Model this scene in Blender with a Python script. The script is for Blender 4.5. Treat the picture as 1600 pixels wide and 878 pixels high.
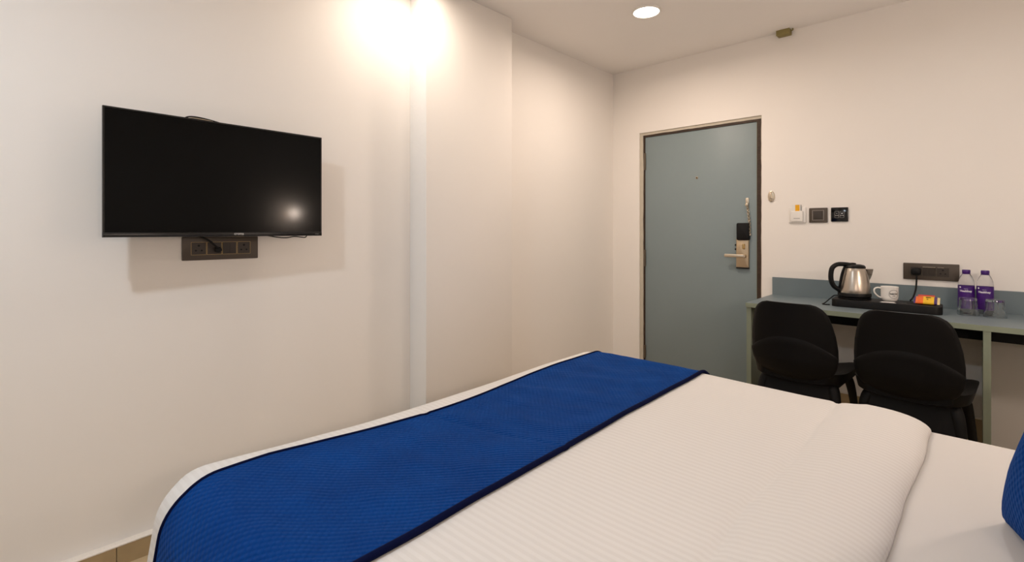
import bpy, bmesh, math, random
from mathutils import Vector, Matrix, noise

random.seed(4)
for o in list(bpy.data.objects):
    bpy.data.objects.remove(o, do_unlink=True)
scene = bpy.context.scene
COL = scene.collection
R = math.radians

# ---------------------------------------------------------------- camera
cam_d = bpy.data.cameras.new('camera')
cam = bpy.data.objects.new('camera', cam_d)
COL.objects.link(cam)
cam_d.sensor_width = 36.0
cam_d.lens = 36.0 * 767.0 / 1600.0
cam_d.shift_y = -(439.0 - 360.0) / 1600.0
cam_d.clip_start = 0.02
cam.location = (0, 0, 1.18)
cam.rotation_euler = (R(90), 0, R(43.5))
scene.camera = cam

# ---------------------------------------------------------------- world, exposure
w = bpy.data.worlds.new('world')
scene.world = w
w.use_nodes = True
w.node_tree.nodes['Background'].inputs[0].default_value = (0.9, 0.93, 1.0, 1)
w.node_tree.nodes['Background'].inputs[1].default_value = 0.05
vs = scene.view_settings
vs.view_transform = 'Standard'
vs.look = 'None'
vs.gamma = 1.0
vs.use_curve_mapping = False
vs.exposure = 0.21

# lamps of the room: (x, y, watts, colour, spread)
WARM = (1.0, 0.82, 0.69)
MID = (1.0, 0.86, 0.74)
COOL = (0.76, 0.88, 1.0)
NEUTRAL = (0.84, 0.92, 1.0)
DOWNLIGHTS = [
    ('L1', -1.432, 2.671, 10.0, WARM, 170),
    ('L2', -1.900, 1.400, 3.8, MID, 170),
    ('L3', -1.050, -0.440, 15.0, COOL, 172),
    ('L4', 0.000, 2.350, 2.8, NEUTRAL, 165),
]
WALL_LAMP_GLOW = 112.0       # emission of the bedside lamp globes

# ---------------------------------------------------------------- helpers
def lin(c):
    return tuple(((v / 255.0) / 12.92 if v / 255.0 <= 0.04045 else ((v / 255.0 + 0.055) / 1.055) ** 2.4) for v in c)

MATS = {}
def mat(name, rgb, rough=0.5, metal=0.0, noise_amt=0.0, noise_scale=8.0, bump=0.0, bump_scale=40.0,
        spec=0.5, trans=0.0, ior=1.45, emit=None, emit_s=0.0, sheen=0.0, coat=0.0):
    if name in MATS:
        return MATS[name]
    m = bpy.data.materials.new(name)
    m.use_nodes = True
    nt = m.node_tree
    b = nt.nodes['Principled BSDF']
    c = lin(rgb)
    b.inputs['Base Color'].default_value = (*c, 1)
    b.inputs['Roughness'].default_value = rough
    b.inputs['Metallic'].default_value = metal
    b.inputs['Specular IOR Level'].default_value = spec
    b.inputs['Transmission Weight'].default_value = trans
    b.inputs['IOR'].default_value = ior
    b.inputs['Sheen Weight'].default_value = sheen
    b.inputs['Coat Weight'].default_value = coat
    tc = nt.nodes.new('ShaderNodeTexCoord')
    if emit:
        b.inputs['Emission Color'].default_value = (*lin(emit), 1)
        b.inputs['Emission Strength'].default_value = emit_s
    if noise_amt > 0:
        n = nt.nodes.new('ShaderNodeTexNoise')
        n.inputs['Scale'].default_value = noise_scale
        n.inputs['Detail'].default_value = 5
        nt.links.new(tc.outputs['Object'], n.inputs['Vector'])
        mx = nt.nodes.new('ShaderNodeMix')
        mx.data_type = 'RGBA'
        nt.links.new(n.outputs['Fac'], mx.inputs['Factor'])
        mx.inputs[6].default_value = (*[v * (1 - noise_amt) for v in c], 1)
        mx.inputs[7].default_value = (*[min(1, v * (1 + noise_amt)) for v in c], 1)
        nt.links.new(mx.outputs[2], b.inputs['Base Color'])
    if bump > 0:
        n2 = nt.nodes.new('ShaderNodeTexNoise')
        n2.inputs['Scale'].default_value = bump_scale
        n2.inputs['Detail'].default_value = 3
        nt.links.new(tc.outputs['Object'], n2.inputs['Vector'])
        bp = nt.nodes.new('ShaderNodeBump')
        bp.inputs['Strength'].default_value = bump
        bp.inputs['Distance'].default_value = 0.01
        nt.links.new(n2.outputs['Fac'], bp.inputs['Height'])
        nt.links.new(bp.outputs['Normal'], b.inputs['Normal'])
    MATS[name] = m
    return m

def link_mesh(name, bm, m, parent=None, smooth=False, auto=None):
    bmesh.ops.recalc_face_normals(bm, faces=bm.faces)
    me = bpy.data.meshes.new(name)
    bm.to_mesh(me)
    bm.free()
    if m is not None:
        me.materials.append(m)
    if smooth:
        for p in me.polygons:
            p.use_smooth = True
        if auto is not None:
            me.set_sharp_from_angle(angle=R(auto))
    o = bpy.data.objects.new(name, me)
    COL.objects.link(o)
    if parent is not None:
        o.parent = parent
    return o

def add_box(bm, x0, x1, y0, y1, z0, z1, bevel=0.0, seg=2):
    vs_ = [bm.verts.new(p) for p in ((x0, y0, z0), (x1, y0, z0), (x1, y1, z0), (x0, y1, z0),
                                     (x0, y0, z1), (x1, y0, z1), (x1, y1, z1), (x0, y1, z1))]
    fs = []
    for f in ((0, 3, 2, 1), (4, 5, 6, 7), (0, 1, 5, 4), (1, 2, 6, 5), (2, 3, 7, 6), (3, 0, 4, 7)):
        fs.append(bm.faces.new([vs_[i] for i in f]))
    if bevel > 0:
        es = list({e for f in fs for e in f.edges})
        bmesh.ops.bevel(bm, geom=es, offset=bevel, segments=seg, affect='EDGES', profile=0.5)

def box(name, x0, x1, y0, y1, z0, z1, m, parent=None, bevel=0.0, seg=2):
    bm = bmesh.new()
    add_box(bm, x0, x1, y0, y1, z0, z1, bevel, seg)
    return link_mesh(name, bm, m, parent, smooth=bevel > 0, auto=40 if bevel > 0 else None)

def add_lathe(bm, prof, seg=40, cx=0, cy=0, closed=False):
    rings = []
    for r, z in prof:
        if r < 1e-6:
            rings.append([bm.verts.new((cx, cy, z))])
        else:
            rings.append([bm.verts.new((cx + r * math.cos(2 * math.pi * i / seg),
                                        cy + r * math.sin(2 * math.pi * i / seg), z)) for i in range(seg)])
    pairs = list(zip(rings[:-1], rings[1:]))
    if closed:
        pairs.append((rings[-1], rings[0]))
    for a, b in pairs:
        for i in range(seg):
            j = (i + 1) % seg
            if len(a) == 1 and len(b) == 1:
                continue
            if len(a) == 1:
                bm.faces.new((a[0], b[j], b[i]))
            elif len(b) == 1:
                bm.faces.new((a[i], a[j], b[0]))
            else:
                bm.faces.new((a[i], a[j], b[j], b[i]))

def lathe(name, prof, m, parent=None, seg=40, auto=35, closed=False):
    bm = bmesh.new()
    add_lathe(bm, prof, seg, closed=closed)
    return link_mesh(name, bm, m, parent, smooth=True, auto=auto)

def smooth_path(pts, n=8):
    P = [Vector(p) for p in pts]
    out = []
    for i in range(len(P) - 1):
        p0 = P[max(i - 1, 0)]; p1 = P[i]; p2 = P[i + 1]; p3 = P[min(i + 2, len(P) - 1)]
        for k in range(n):
            t = k / n
            out.append(0.5 * ((2 * p1) + (p2 - p0) * t + (2 * p0 - 5 * p1 + 4 * p2 - p3) * t * t
                              + (-p0 + 3 * p1 - 3 * p2 + p3) * t ** 3))
    out.append(P[-1])
    return out

def add_tube(bm, path, rad, seg=10, flat=None):
    """sweep a circle (or ellipse: flat=(side, normal) scale) along path"""
    rings = []
    up = Vector((0, 0, 1))
    prev = None
    for i, p in enumerate(path):
        p = Vector(p)
        a = Vector(path[max(i - 1, 0)]); b = Vector(path[min(i + 1, len(path) - 1)])
        t = (b - a).normalized()
        if prev is None:
            n = up.cross(t)
            if n.length < 1e-3:
                n = Vector((1, 0, 0)).cross(t)
            n.normalize()
        else:
            n = prev - t * prev.dot(t)
            n.normalize()
        prev = n
        bn = t.cross(n)
        r = rad[i] if isinstance(rad, (list, tuple)) else rad
        fx, fy = flat if flat else (1, 1)
        rings.append([bm.verts.new(p + n * (r * fx * math.cos(2 * math.pi * k / seg)) + bn * (r * fy * math.sin(2 * math.pi * k / seg)))
                      for k in range(seg)])
    for a, b in zip(rings[:-1], rings[1:]):
        for k in range(seg):
            j = (k + 1) % seg
            bm.faces.new((a[k], a[j], b[j], b[k]))
    bm.faces.new(list(reversed(rings[0])))
    bm.faces.new(rings[-1])

def tube(name, pts, rad, m, parent=None, seg=10, n=8, flat=None):
    bm = bmesh.new()
    add_tube(bm, smooth_path(pts, n) if n > 1 else [Vector(p) for p in pts], rad, seg, flat)
    return link_mesh(name, bm, m, parent, smooth=True, auto=50)

def rounded_rect(hx, hy, r, n=6):
    pts = []
    for cx, cy, a0 in ((hx - r, hy - r, 0), (-hx + r, hy - r, 90), (-hx + r, -hy + r, 180), (hx - r, -hy + r, 270)):
        for k in range(n + 1):
            a = R(a0 + 90 * k / n)
            pts.append((cx + r * math.cos(a), cy + r * math.sin(a)))
    return pts

def add_prism(bm, outline, z0, z1, top_bevel=0.0, fn=None):
    """outline in (u, v), extruded along w; fn maps (u, v, w) to a point"""
    fn = fn or (lambda u, v, q: (u, v, q))
    levels = [(z0, 0)]
    if top_bevel > 0:
        levels += [(z1 - top_bevel, 0), (z1 - top_bevel * 0.3, top_bevel * 0.3), (z1, top_bevel)]
    else:
        levels += [(z1, 0)]
    mx = max(abs(p[0]) for p in outline); my = max(abs(p[1]) for p in outline)
    rings = []
    for z, ins in levels:
        rings.append([bm.verts.new(fn(u * (1 - ins / mx), v * (1 - ins / my), z)) for u, v in outline])
    n = len(outline)
    for a, b in zip(rings[:-1], rings[1:]):
        for i in range(n):
            j = (i + 1) % n
            bm.faces.new((a[i], a[j], b[j], b[i]))
    bm.faces.new(list(reversed(rings[0])))
    bm.faces.new(rings[-1])

def prism(name, outline, z0, z1, m, parent=None, top_bevel=0.0, fn=None, auto=35):
    bm = bmesh.new()
    add_prism(bm, outline, z0, z1, top_bevel, fn)
    return link_mesh(name, bm, m, parent, smooth=True, auto=auto)

def thing(name, label, cat, loc=(0, 0, 0), rotz=0.0, group=None):
    o = bpy.data.objects.new(name, None)
    o.empty_display_size = 0.05
    COL.objects.link(o)
    o.location = loc
    o.rotation_euler = (0, 0, rotz)
    o['label'] = label
    o['category'] = cat
    if group:
        o['group'] = group
    return o

def tag(o, label, cat, group=None):
    o['label'] = label
    o['category'] = cat
    if group:
        o['group'] = group
    return o

def structure(o):
    o['kind'] = 'structure'
    return o

def text_mesh(body, size, bold=0.0):
    cu = bpy.data.curves.new('lettering', 'FONT')
    cu.body = body
    cu.size = size
    cu.align_x = 'CENTER'
    cu.align_y = 'CENTER'
    cu.offset = bold
    cu.resolution_u = 3
    to = bpy.data.objects.new('lettering', cu)
    COL.objects.link(to)
    dg = bpy.context.evaluated_depsgraph_get()
    me = bpy.data.meshes.new_from_object(to.evaluated_get(dg))
    bpy.data.objects.remove(to, do_unlink=True)
    return me

def lettering(name, body, size, m, parent, fn, bold=0.0, split=0):
    """flat print: text outline mapped through fn(u, v) -> local point"""
    me = text_mesh(body, size, bold)
    bm = bmesh.new()
    bm.from_mesh(me)
    if split:
        bmesh.ops.subdivide_edges(bm, edges=bm.edges[:], cuts=split, use_grid_fill=False)
        bmesh.ops.triangulate(bm, faces=bm.faces[:])
    for v in bm.verts:
        v.co = Vector(fn(v.co.x, v.co.y))
    bpy.data.meshes.remove(me)
    return link_mesh(name, bm, m, parent)

# ---------------------------------------------------------------- materials
M_wall = mat('wall_paint', (241, 236, 230), 0.62, noise_amt=0.018, noise_scale=2.2, bump=0.10, bump_scale=7.0, spec=0.3)
M_bright_strip = mat('bright_strip_white', (250, 250, 249), 0.5, noise_amt=0.01, noise_scale=4, bump=0.2, bump_scale=18, spec=0.4)  # whiter than the wall, brightens the pillar's side face by colour
M_ceil = mat('ceiling_paint', (243, 239, 235), 0.8, noise_amt=0.01, noise_scale=2.0, bump=0.03, bump_scale=12, spec=0.2)
M_caulk = mat('plaster_lip', (236, 228, 218), 0.6, noise_amt=0.05, noise_scale=30, bump=0.5, bump_scale=60)
M_plaster = mat('bare_plaster', (196, 188, 172), 0.8, noise_amt=0.08, noise_scale=25, bump=0.5, bump_scale=50)
M_tile = mat('beige_tile', (178, 155, 118), 0.35, noise_amt=0.22, noise_scale=9)
M_floor = mat('floor_tile', (190, 168, 134), 0.3, noise_amt=0.15, noise_scale=6)
M_door = mat('door_laminate', (131, 145, 148), 0.45, noise_amt=0.03, noise_scale=3)
M_frame = mat('dark_wood_frame', (58, 42, 30), 0.6, noise_amt=0.35, noise_scale=30, bump=0.4, bump_scale=60)
M_desk = mat('desk_laminate', (113, 126, 131), 0.4, noise_amt=0.02, noise_scale=4)
M_edge = mat('sage_edge_band', (136, 144, 125), 0.45, noise_amt=0.03, noise_scale=20)
M_black = mat('black_plastic', (6, 5, 5), 0.5, spec=0.3, noise_amt=0.05, noise_scale=20)
M_chair = mat('chair_shell', (6, 5, 5), 0.6, spec=0.25, noise_amt=0.06, noise_scale=10, bump=0.05, bump_scale=300)
M_chairleg = mat('chair_leg_black', (9, 8, 8), 0.6, spec=0.3, noise_amt=0.05, noise_scale=10)
M_steel = mat('brushed_steel', (190, 180, 168), 0.28, 1.0, noise_amt=0.03, noise_scale=3)
M_chrome = mat('satin_chrome', (205, 192, 172), 0.3, 1.0, noise_amt=0.04, noise_scale=20)
M_brass = mat('satin_nickel', (188, 168, 140), 0.38, 1.0, noise_amt=0.03, noise_scale=20)
M_hinge = mat('dull_steel', (120, 108, 94), 0.45, 0.8, noise_amt=0.1, noise_scale=40)
M_gold = mat('gilt_line', (176, 150, 100), 0.35, 0.7, noise_amt=0.05)
M_plate = mat('bronze_plate', (78, 68, 58), 0.42, noise_amt=0.04, noise_scale=10)
M_mod = mat('dark_module', (56, 48, 41), 0.45, noise_amt=0.04, noise_scale=10)
M_hole = mat('pin_hole', (6, 5, 5), 0.8, noise_amt=0.02)
M_white = mat('white_plastic', (236, 232, 226), 0.4, noise_amt=0.02, noise_scale=10)
M_screen = mat('tv_screen', (5, 5, 5), 0.10, spec=0.16, noise_amt=0.02)
M_bezel = mat('tv_bezel', (10, 9, 9), 0.3, noise_amt=0.05)
M_print = mat('grey_print', (190, 186, 182), 0.5, noise_amt=0.02)
M_ceramic = mat('white_ceramic', (238, 234, 228), 0.18, noise_amt=0.01, coat=0.3)
M_ink = mat('black_ink', (16, 14, 14), 0.5, noise_amt=0.02)
M_purple = mat('purple_label', (66, 22, 112), 0.4, noise_amt=0.05, noise_scale=20)
M_inkw = mat('white_ink', (240, 238, 240), 0.5, noise_amt=0.01)
M_pet = mat('clear_bottle', (250, 250, 252), 0.05, trans=1.0, ior=1.25, noise_amt=0.0)
M_glass = mat('clear_glass', (250, 252, 252), 0.02, trans=1.0, ior=1.45, noise_amt=0.0)
M_olive = mat('olive_box', (140, 128, 78), 0.6, noise_amt=0.08, noise_scale=30)
M_yellow = mat('yellow_card', (236, 172, 20), 0.45, noise_amt=0.02)
M_orange = mat('orange_wrap', (226, 104, 36), 0.3, noise_amt=0.25, noise_scale=70)
M_yel2 = mat('yellow_wrap', (238, 190, 40), 0.3, noise_amt=0.12, noise_scale=60)
M_red = mat('red_wrap', (196, 70, 60), 0.35, noise_amt=0.1, noise_scale=40)
M_viol = mat('violet_wrap', (66, 40, 104), 0.35, noise_amt=0.1, noise_scale=40)
M_cream = mat('cream_wrap', (226, 206, 150), 0.4, noise_amt=0.05, noise_scale=40)
M_wood = mat('headboard_wood', (92, 60, 38), 0.45, noise_amt=0.25, noise_scale=6)
M_navy = mat('navy_piping', (4, 10, 46), 0.8, noise_amt=0.1, noise_scale=60, spec=0.08)
M_lamp = mat('lamp_diffuser', (255, 250, 240), 0.5, emit=(255, 240, 216), emit_s=14.0)
M_bulb = mat('bulb_glow', (255, 244, 220), 0.5, emit=(255, 233, 216), emit_s=WALL_LAMP_GLOW)

def cloth_stripe():
    m = bpy.data.materials.new('white_satin_stripe')
    m.use_nodes = True
    nt = m.node_tree; b = nt.nodes['Principled BSDF']
    uv = nt.nodes.new('ShaderNodeUVMap')
    sep = nt.nodes.new('ShaderNodeSeparateXYZ')
    nt.links.new(uv.outputs[0], sep.inputs[0])
    mul = nt.nodes.new('ShaderNodeMath'); mul.operation = 'MULTIPLY'; mul.inputs[1].default_value = 2 * math.pi / 0.019
    nt.links.new(sep.outputs['Y'], mul.inputs[0])
    sn = nt.nodes.new('ShaderNodeMath'); sn.operation = 'SINE'
    nt.links.new(mul.outputs[0], sn.inputs[0])
    mr = nt.nodes.new('ShaderNodeMapRange')
    mr.inputs['From Min'].default_value = -0.35; mr.inputs['From Max'].default_value = 0.35
    nt.links.new(sn.outputs[0], mr.inputs['Value'])
    mx = nt.nodes.new('ShaderNodeMix'); mx.data_type = 'RGBA'
    mx.inputs[6].default_value = (*lin((223, 219, 215)), 1)
    mx.inputs[7].default_value = (*lin((219, 214.5, 210)), 1)
    nt.links.new(mr.outputs[0], mx.inputs['Factor'])
    nt.links.new(mx.outputs[2], b.inputs['Base Color'])
    mr2 = nt.nodes.new('ShaderNodeMapRange')
    mr2.inputs['To Min'].default_value = 0.48; mr2.inputs['To Max'].default_value = 0.75
    nt.links.new(mr.outputs[0], mr2.inputs['Value'])
    nt.links.new(mr2.outputs[0], b.inputs['Roughness'])
    b.inputs['Specular IOR Level'].default_value = 0.3
    nz = nt.nodes.new('ShaderNodeTexNoise'); nz.inputs['Scale'].default_value = 5; nz.inputs['Detail'].default_value = 3
    nt.links.new(uv.outputs[0], nz.inputs['Vector'])
    ad = nt.nodes.new('ShaderNodeMath'); ad.operation = 'MULTIPLY_ADD'
    ad.inputs[1].default_value = 0.04
    nt.links.new(mr.outputs[0], ad.inputs[0]); nt.links.new(nz.outputs['Fac'], ad.inputs[2])
    bp = nt.nodes.new('ShaderNodeBump'); bp.inputs['Strength'].default_value = 0.35; bp.inputs['Distance'].default_value = 0.012
    nt.links.new(ad.outputs[0], bp.inputs['Height'])
    nt.links.new(bp.outputs[0], b.inputs['Normal'])
    return m

def cloth_quilt():
    """royal blue fabric embossed with small offset lozenges"""
    m = bpy.data.materials.new('blue_embossed_fabric')
    m.use_nodes = True
    nt = m.node_tree; b = nt.nodes['Principled BSDF']
    uv = nt.nodes.new('ShaderNodeUVMap')
    sep = nt.nodes.new('ShaderNodeSeparateXYZ')
    nt.links.new(uv.outputs[0], sep.inputs[0])
    def wave(out, per):
        a = nt.nodes.new('ShaderNodeMath'); a.operation = 'MULTIPLY'; a.inputs[1].default_value = math.pi / per
        nt.links.new(out, a.inputs[0])
        s = nt.nodes.new('ShaderNodeMath'); s.operation = 'SINE'
        nt.links.new(a.outputs[0], s.inputs[0])
        return s.outputs[0]
    p = nt.nodes.new('ShaderNodeMath'); p.operation = 'MULTIPLY'
    nt.links.new(wave(sep.outputs['X'], 0.0086), p.inputs[0])
    nt.links.new(wave(sep.outputs['Y'], 0.0098), p.inputs[1])
    ab = nt.nodes.new('ShaderNodeMath'); ab.operation = 'MULTIPLY_ADD'
    ab.inputs[1].default_value = 0.5; ab.inputs[2].default_value = 0.5
    nt.links.new(p.outputs[0], ab.inputs[0])
    pw = nt.nodes.new('ShaderNodeMath'); pw.operation = 'POWER'; pw.inputs[1].default_value = 0.8
    nt.links.new(ab.outputs[0], pw.inputs[0])
    nz = nt.nodes.new('ShaderNodeTexNoise'); nz.inputs['Scale'].default_value = 7; nz.inputs['Detail'].default_value = 4
    nt.links.new(uv.outputs[0], nz.inputs['Vector'])
    mx = nt.nodes.new('ShaderNodeMix'); mx.data_type = 'RGBA'
    mx.inputs[6].default_value = (*lin((3, 44, 105)), 1)
    mx.inputs[7].default_value = (*lin((5, 66, 140)), 1)
    nt.links.new(nz.outputs['Fac'], mx.inputs['Factor'])
    nt.links.new(mx.outputs[2], b.inputs['Base Color'])
    b.inputs['Roughness'].default_value = 0.8
    b.inputs['Specular IOR Level'].default_value = 0.06
    b.inputs['Sheen Weight'].default_value = 0.10
    b.inputs['Sheen Tint'].default_value = (0.15, 0.35, 0.9, 1)
    bp = nt.nodes.new('ShaderNodeBump'); bp.inputs['Strength'].default_value = 1.0; bp.inputs['Distance'].default_value = 0.0045
    nt.links.new(pw.outputs[0], bp.inputs['Height'])
    nt.links.new(bp.outputs[0], b.inputs['Normal'])
    return m

M_duvet = cloth_stripe()
M_quilt = cloth_quilt()
M_sheet = mat('plain_white_sheet', (214, 210, 206), 0.7, noise_amt=0.01, noise_scale=4, bump=0.25, bump_scale=6, spec=0.25)

# ---------------------------------------------------------------- room shell
XL, YF, ZC = -2.2236, 3.578, 2.487      # tv wall, door wall, ceiling
XR, YN = 0.72, -1.25                    # headboard wall, wall behind the viewer
T = 0.12
structure(box('floor', XL - T, XR + T, YN - T, YF + 0.3, -0.1, 0.0, M_floor))
structure(box('ceiling', XL - T, XR + T, YN - T, YF + 0.3, ZC, ZC + 0.1, M_ceil))
structure(box('wall_left', XL - T, XL, YN - T, YF + 0.14, 0, ZC, M_wall))
structure(box('wall_left_pillar', XL - 0.02, -2.084, 1.5475, 2.196, 0, ZC, M_wall, bevel=0.003, seg=2))
structure(box('pillar_bright_strip', XL, -2.0835, 1.5440, 1.5476, 0, ZC, M_bright_strip, bevel=0.001))  # thin whiter strip added so the pillar's lit side face looks brighter
structure(box('wall_right', XR, XR + T, YN - T, YF + 0.14, 0, ZC, M_wall))
structure(box('wall_near', XL - T, XR + T, YN - T, YN, 0, ZC, M_wall))
# door wall with its opening
DX0, DX1, DZ = -1.980, -1.063, 1.962
bm = bmesh.new()
add_box(bm, XL - T, DX0, YF, YF + 0.14, 0, ZC)
add_box(bm, DX1, XR + T, YF, YF + 0.14, 0, ZC)
add_box(bm, DX0, DX1, YF, YF + 0.14, DZ, ZC)
structure(link_mesh('wall_far', bm, M_wall))

# skirting: white plaster lip over beige tiles
def skirting(name, axis, a0, a1, face, depth, top, joint, length=0.6):
    root = None
    lip_h = 0.006
    if axis == 'y':
        root = box(name, face, face + depth, a0, a1, top - lip_h, top, M_caulk, bevel=0.002)
    else:
        root = box(name, a0, a1, face - depth, face, top - lip_h, top, M_caulk, bevel=0.002)
    structure(root)
    k = math.floor((a0 - joint) / length)
    s = joint + k * length
    while s < a1:
        b0, b1 = max(s + 0.001, a0), min(s + length - 0.001, a1)
        if b1 - b0 > 0.02:
            if axis == 'y':
                box('tile', face, face + depth - 0.002, b0, b1, 0, top - lip_h, M_tile, root)
            else:
                box('tile', b0, b1, face - depth + 0.002, face, 0, top - lip_h, M_tile, root)
        s += length
    return root
skirting('baseboard_left', 'y', YN, 1.5475, XL, 0.036, 0.074, 0.294)
skirting('baseboard_left_end', 'y', 2.196, YF, XL, 0.03, 0.074, 0.294)
skirting('baseboard_pillar', 'y', 1.5475, 2.196, -2.084, 0.02, 0.074, 0.294)
skirting('baseboard_far', 'x', DX1 + 0.02, 0.017, YF, 0.012, 0.19, -0.5)

# ---------------------------------------------------------------- door
door = structure(thing('door_1', 'blue-grey flush door in a dark timber frame', 'door', (-1.517, YF, 0)))
del door['category']
ox, oy = -1.517, YF
def dbox(name, x0, x1, y0, y1, z0, z1, m, parent=door, bevel=0.0, seg=2):
    return box(name, x0 - ox, x1 - ox, y0 - oy, y1 - oy, z0, z1, m, parent, bevel, seg)
# rough plaster reveal set back from the wall face
def rough_strip(name, pts0, pts1, y0, y1, m, parent, amp):
    """strip between two polylines (x, z) with a ragged outer edge, extruded in y"""
    bm = bmesh.new()
    front, back = [], []
    for (a, b) in zip(pts0, pts1):
        row = []
        for (x, z), jig in ((a, 0), (b, 1)):
            j = amp * jig
            row.append((x - ox + j * noise.noise((x * 30, z * 30, 1.3)), z + j * noise.noise((x * 30, z * 30, 7.7))))
        front.append([bm.verts.new((p[0], y0 - oy, p[1])) for p in row])
        back.append([bm.verts.new((p[0], y1 - oy, p[1])) for p in row])
    n = len(front)
    for i in range(n - 1):
        bm.faces.new((front[i][0], front[i + 1][0], front[i + 1][1], front[i][1]))
        bm.faces.new((back[i][0], back[i][1], back[i + 1][1], back[i + 1][0]))
        bm.faces.new((front[i][0], back[i][0], back[i + 1][0], front[i + 1][0]))
        bm.faces.new((front[i][1], front[i + 1][1], back[i + 1][1], back[i][1]))
    bm.faces.new((front[0][0], front[0][1], back[0][1], back[0][0]))
    bm.faces.new((front[-1][0], back[-1][0], back[-1][1], front[-1][1]))
    return link_mesh(name, bm, m, parent)
NZ = 40
zs = [DZ * i / NZ for i in range(NZ + 1)]
xs = [DX0 + (DX1 - DX0) * i / 30 for i in range(31)]
rough_strip('plaster_reveal', [(DX0 - 0.004, z) for z in zs], [(DX0 + 0.030, z) for z in zs], YF + 0.008, YF + 0.05, M_plaster, door, 0.003)
rough_strip('plaster_reveal', [(x, DZ + 0.004) for x in xs], [(x, DZ - 0.020) for x in xs], YF + 0.0095, YF + 0.05, M_plaster, door, 0.003)
rough_strip('plaster_reveal', [(DX1 + 0.004, z) for z in zs], [(DX1 - 0.004, z) for z in zs], YF + 0.004, YF + 0.05, M_plaster, door, 0.004)
# timber frame
dbox('door_frame_jamb', DX0 + 0.022, -1.938, YF + 0.014, YF + 0.10, 0, DZ - 0.014, M_frame)
dbox('door_frame_jamb', -1.096, DX1 - 0.001, YF + 0.012, YF + 0.10, 0, DZ - 0.014, M_frame)
dbox('door_frame_head', DX0 + 0.022, DX1 - 0.001, YF + 0.013, YF + 0.10, 1.926, DZ - 0.014, M_frame)
leaf = dbox('door_leaf', -1.938, -1.096, YF + 0.020, YF + 0.058, 0.004, 1.926, M_door, bevel=0.0015)
# pale edge lipping on the lock side
dbox('edge_lipping', -1.1005, -1.0965, YF + 0.0185, YF + 0.03, 0.004, 1.926, M_edge)
# hinges with knuckles
for z0, z1 in ((1.665, 1.80), (0.892, 1.026), (0.16, 0.262)):
    h = dbox('hinge', -1.944, -1.931, YF + 0.0165, YF + 0.0205, z0, z1, M_hinge, bevel=0.001)
    bm = bmesh.new()
    for k in range(3):
        zz0 = z0 + (z1 - z0) * k / 3 + 0.001; zz1 = z0 + (z1 - z0) * (k + 1) / 3 - 0.001
        add_lathe(bm, [(0, zz0), (0.006, zz0), (0.006, zz1), (0, zz1)], 12, -1.939 - ox, YF + 0.012 - oy)
    link_mesh('hinge_knuckle', bm, M_hinge, h, smooth=True, auto=40)
# peephole
fnY = lambda cx, cz, yf: (lambda u, v, q: (cx + u - ox, yf - q - oy, cz + v))
circ = lambda r, n=20: [(r * math.cos(2 * math.pi * i / n), r * math.sin(2 * math.pi * i / n)) for i in range(n)]
ph = prism('peephole', circ(0.009), 0, 0.004, M_brass, door, 0.001, fnY(-1.517, 1.571, YF + 0.020))
prism('peephole_lens', circ(0.0055), 0.0035, 0.0046, M_hole, ph, 0, fnY(-1.517, 1.571, YF + 0.020))
# lock: satin plate, black card reader, lever, thumb turn
yd = YF + 0.020
lk = prism('lock_plate', rounded_rect(0.041, 0.104, 0.005), 0, 0.020, M_brass, door, 0.003, fnY(-1.188, 1.022, yd))
prism('lock_end_cap', rounded_rect(0.041, 0.005, 0.002), 0, 0.021, M_black, lk, 0.001, fnY(-1.188, 0.919, yd))
prism('card_reader', rounded_rect(0.041, 0.060, 0.010), 0, 0.032, M_black, lk, 0.005, fnY(-1.183, 1.172, yd))
prism('thumb_turn', rounded_rect(0.007, 0.017, 0.004), 0.018, 0.038, M_gold, lk, 0.002, fnY(-1.177, 1.069, yd))
for zz in (1.078, 1.048):
    prism('latch_button', circ(0.006, 12), 0, 0.012, M_black, lk, 0.001, fnY(-1.236, zz, yd))
bm = bmesh.new()
add_tube(bm, [Vector((-1.170 - ox, yd - 0.018 - oy, 1.004)), Vector((-1.170 - ox, yd - 0.055 - oy, 1.004))], 0.012, 16)
link_mesh('lever_neck', bm, M_chrome, lk, smooth=True, auto=40)
prism('lever_handle', rounded_rect(0.066, 0.011, 0.005), 0, 0.013, M_chrome, lk, 0.004,
      lambda u, v, q: (-1.232 + u - ox, yd - 0.046 - q - oy, 1.004 + v))
# security chain hanging from its bracket
ch = prism('chain_bracket', rounded_rect(0.010, 0.020, 0.004), 0, 0.008, M_chrome, door, 0.002, fnY(-1.160, 1.385, yd))
prism('chain_bracket_boss', circ(0.011, 14), 0, 0.020, M_chrome, ch, 0.003, fnY(-1.160, 1.358, yd))
bm = bmesh.new()
npt = 17
for i in range(npt):
    t = i / (npt - 1)
    px = -1.158 + 0.016 * t + 0.004 * math.sin(t * 3.0); pz = 1.350 - 0.196 * t
    cyl = []
    horizontal = i % 2 == 0
    for k in range(12):
        a = 2 * math.pi * k / 12
        u = 0.0065 * math.cos(a); v = 0.0095 * math.sin(a)
        cyl.append(Vector((px - ox + (u if horizontal else 0), yd - 0.012 - oy + (0 if horizontal else u), pz + v)))
    cyl.append(cyl[0])
    add_tube(bm, cyl, 0.0026, 6)
link_mesh('chain_links', bm, M_chrome, ch, smooth=True)
prism('chain_end_slider', circ(0.007, 14), 0, 0.016, M_chrome, ch, 0.002, fnY(-1.141, 1.148, yd))

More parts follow.
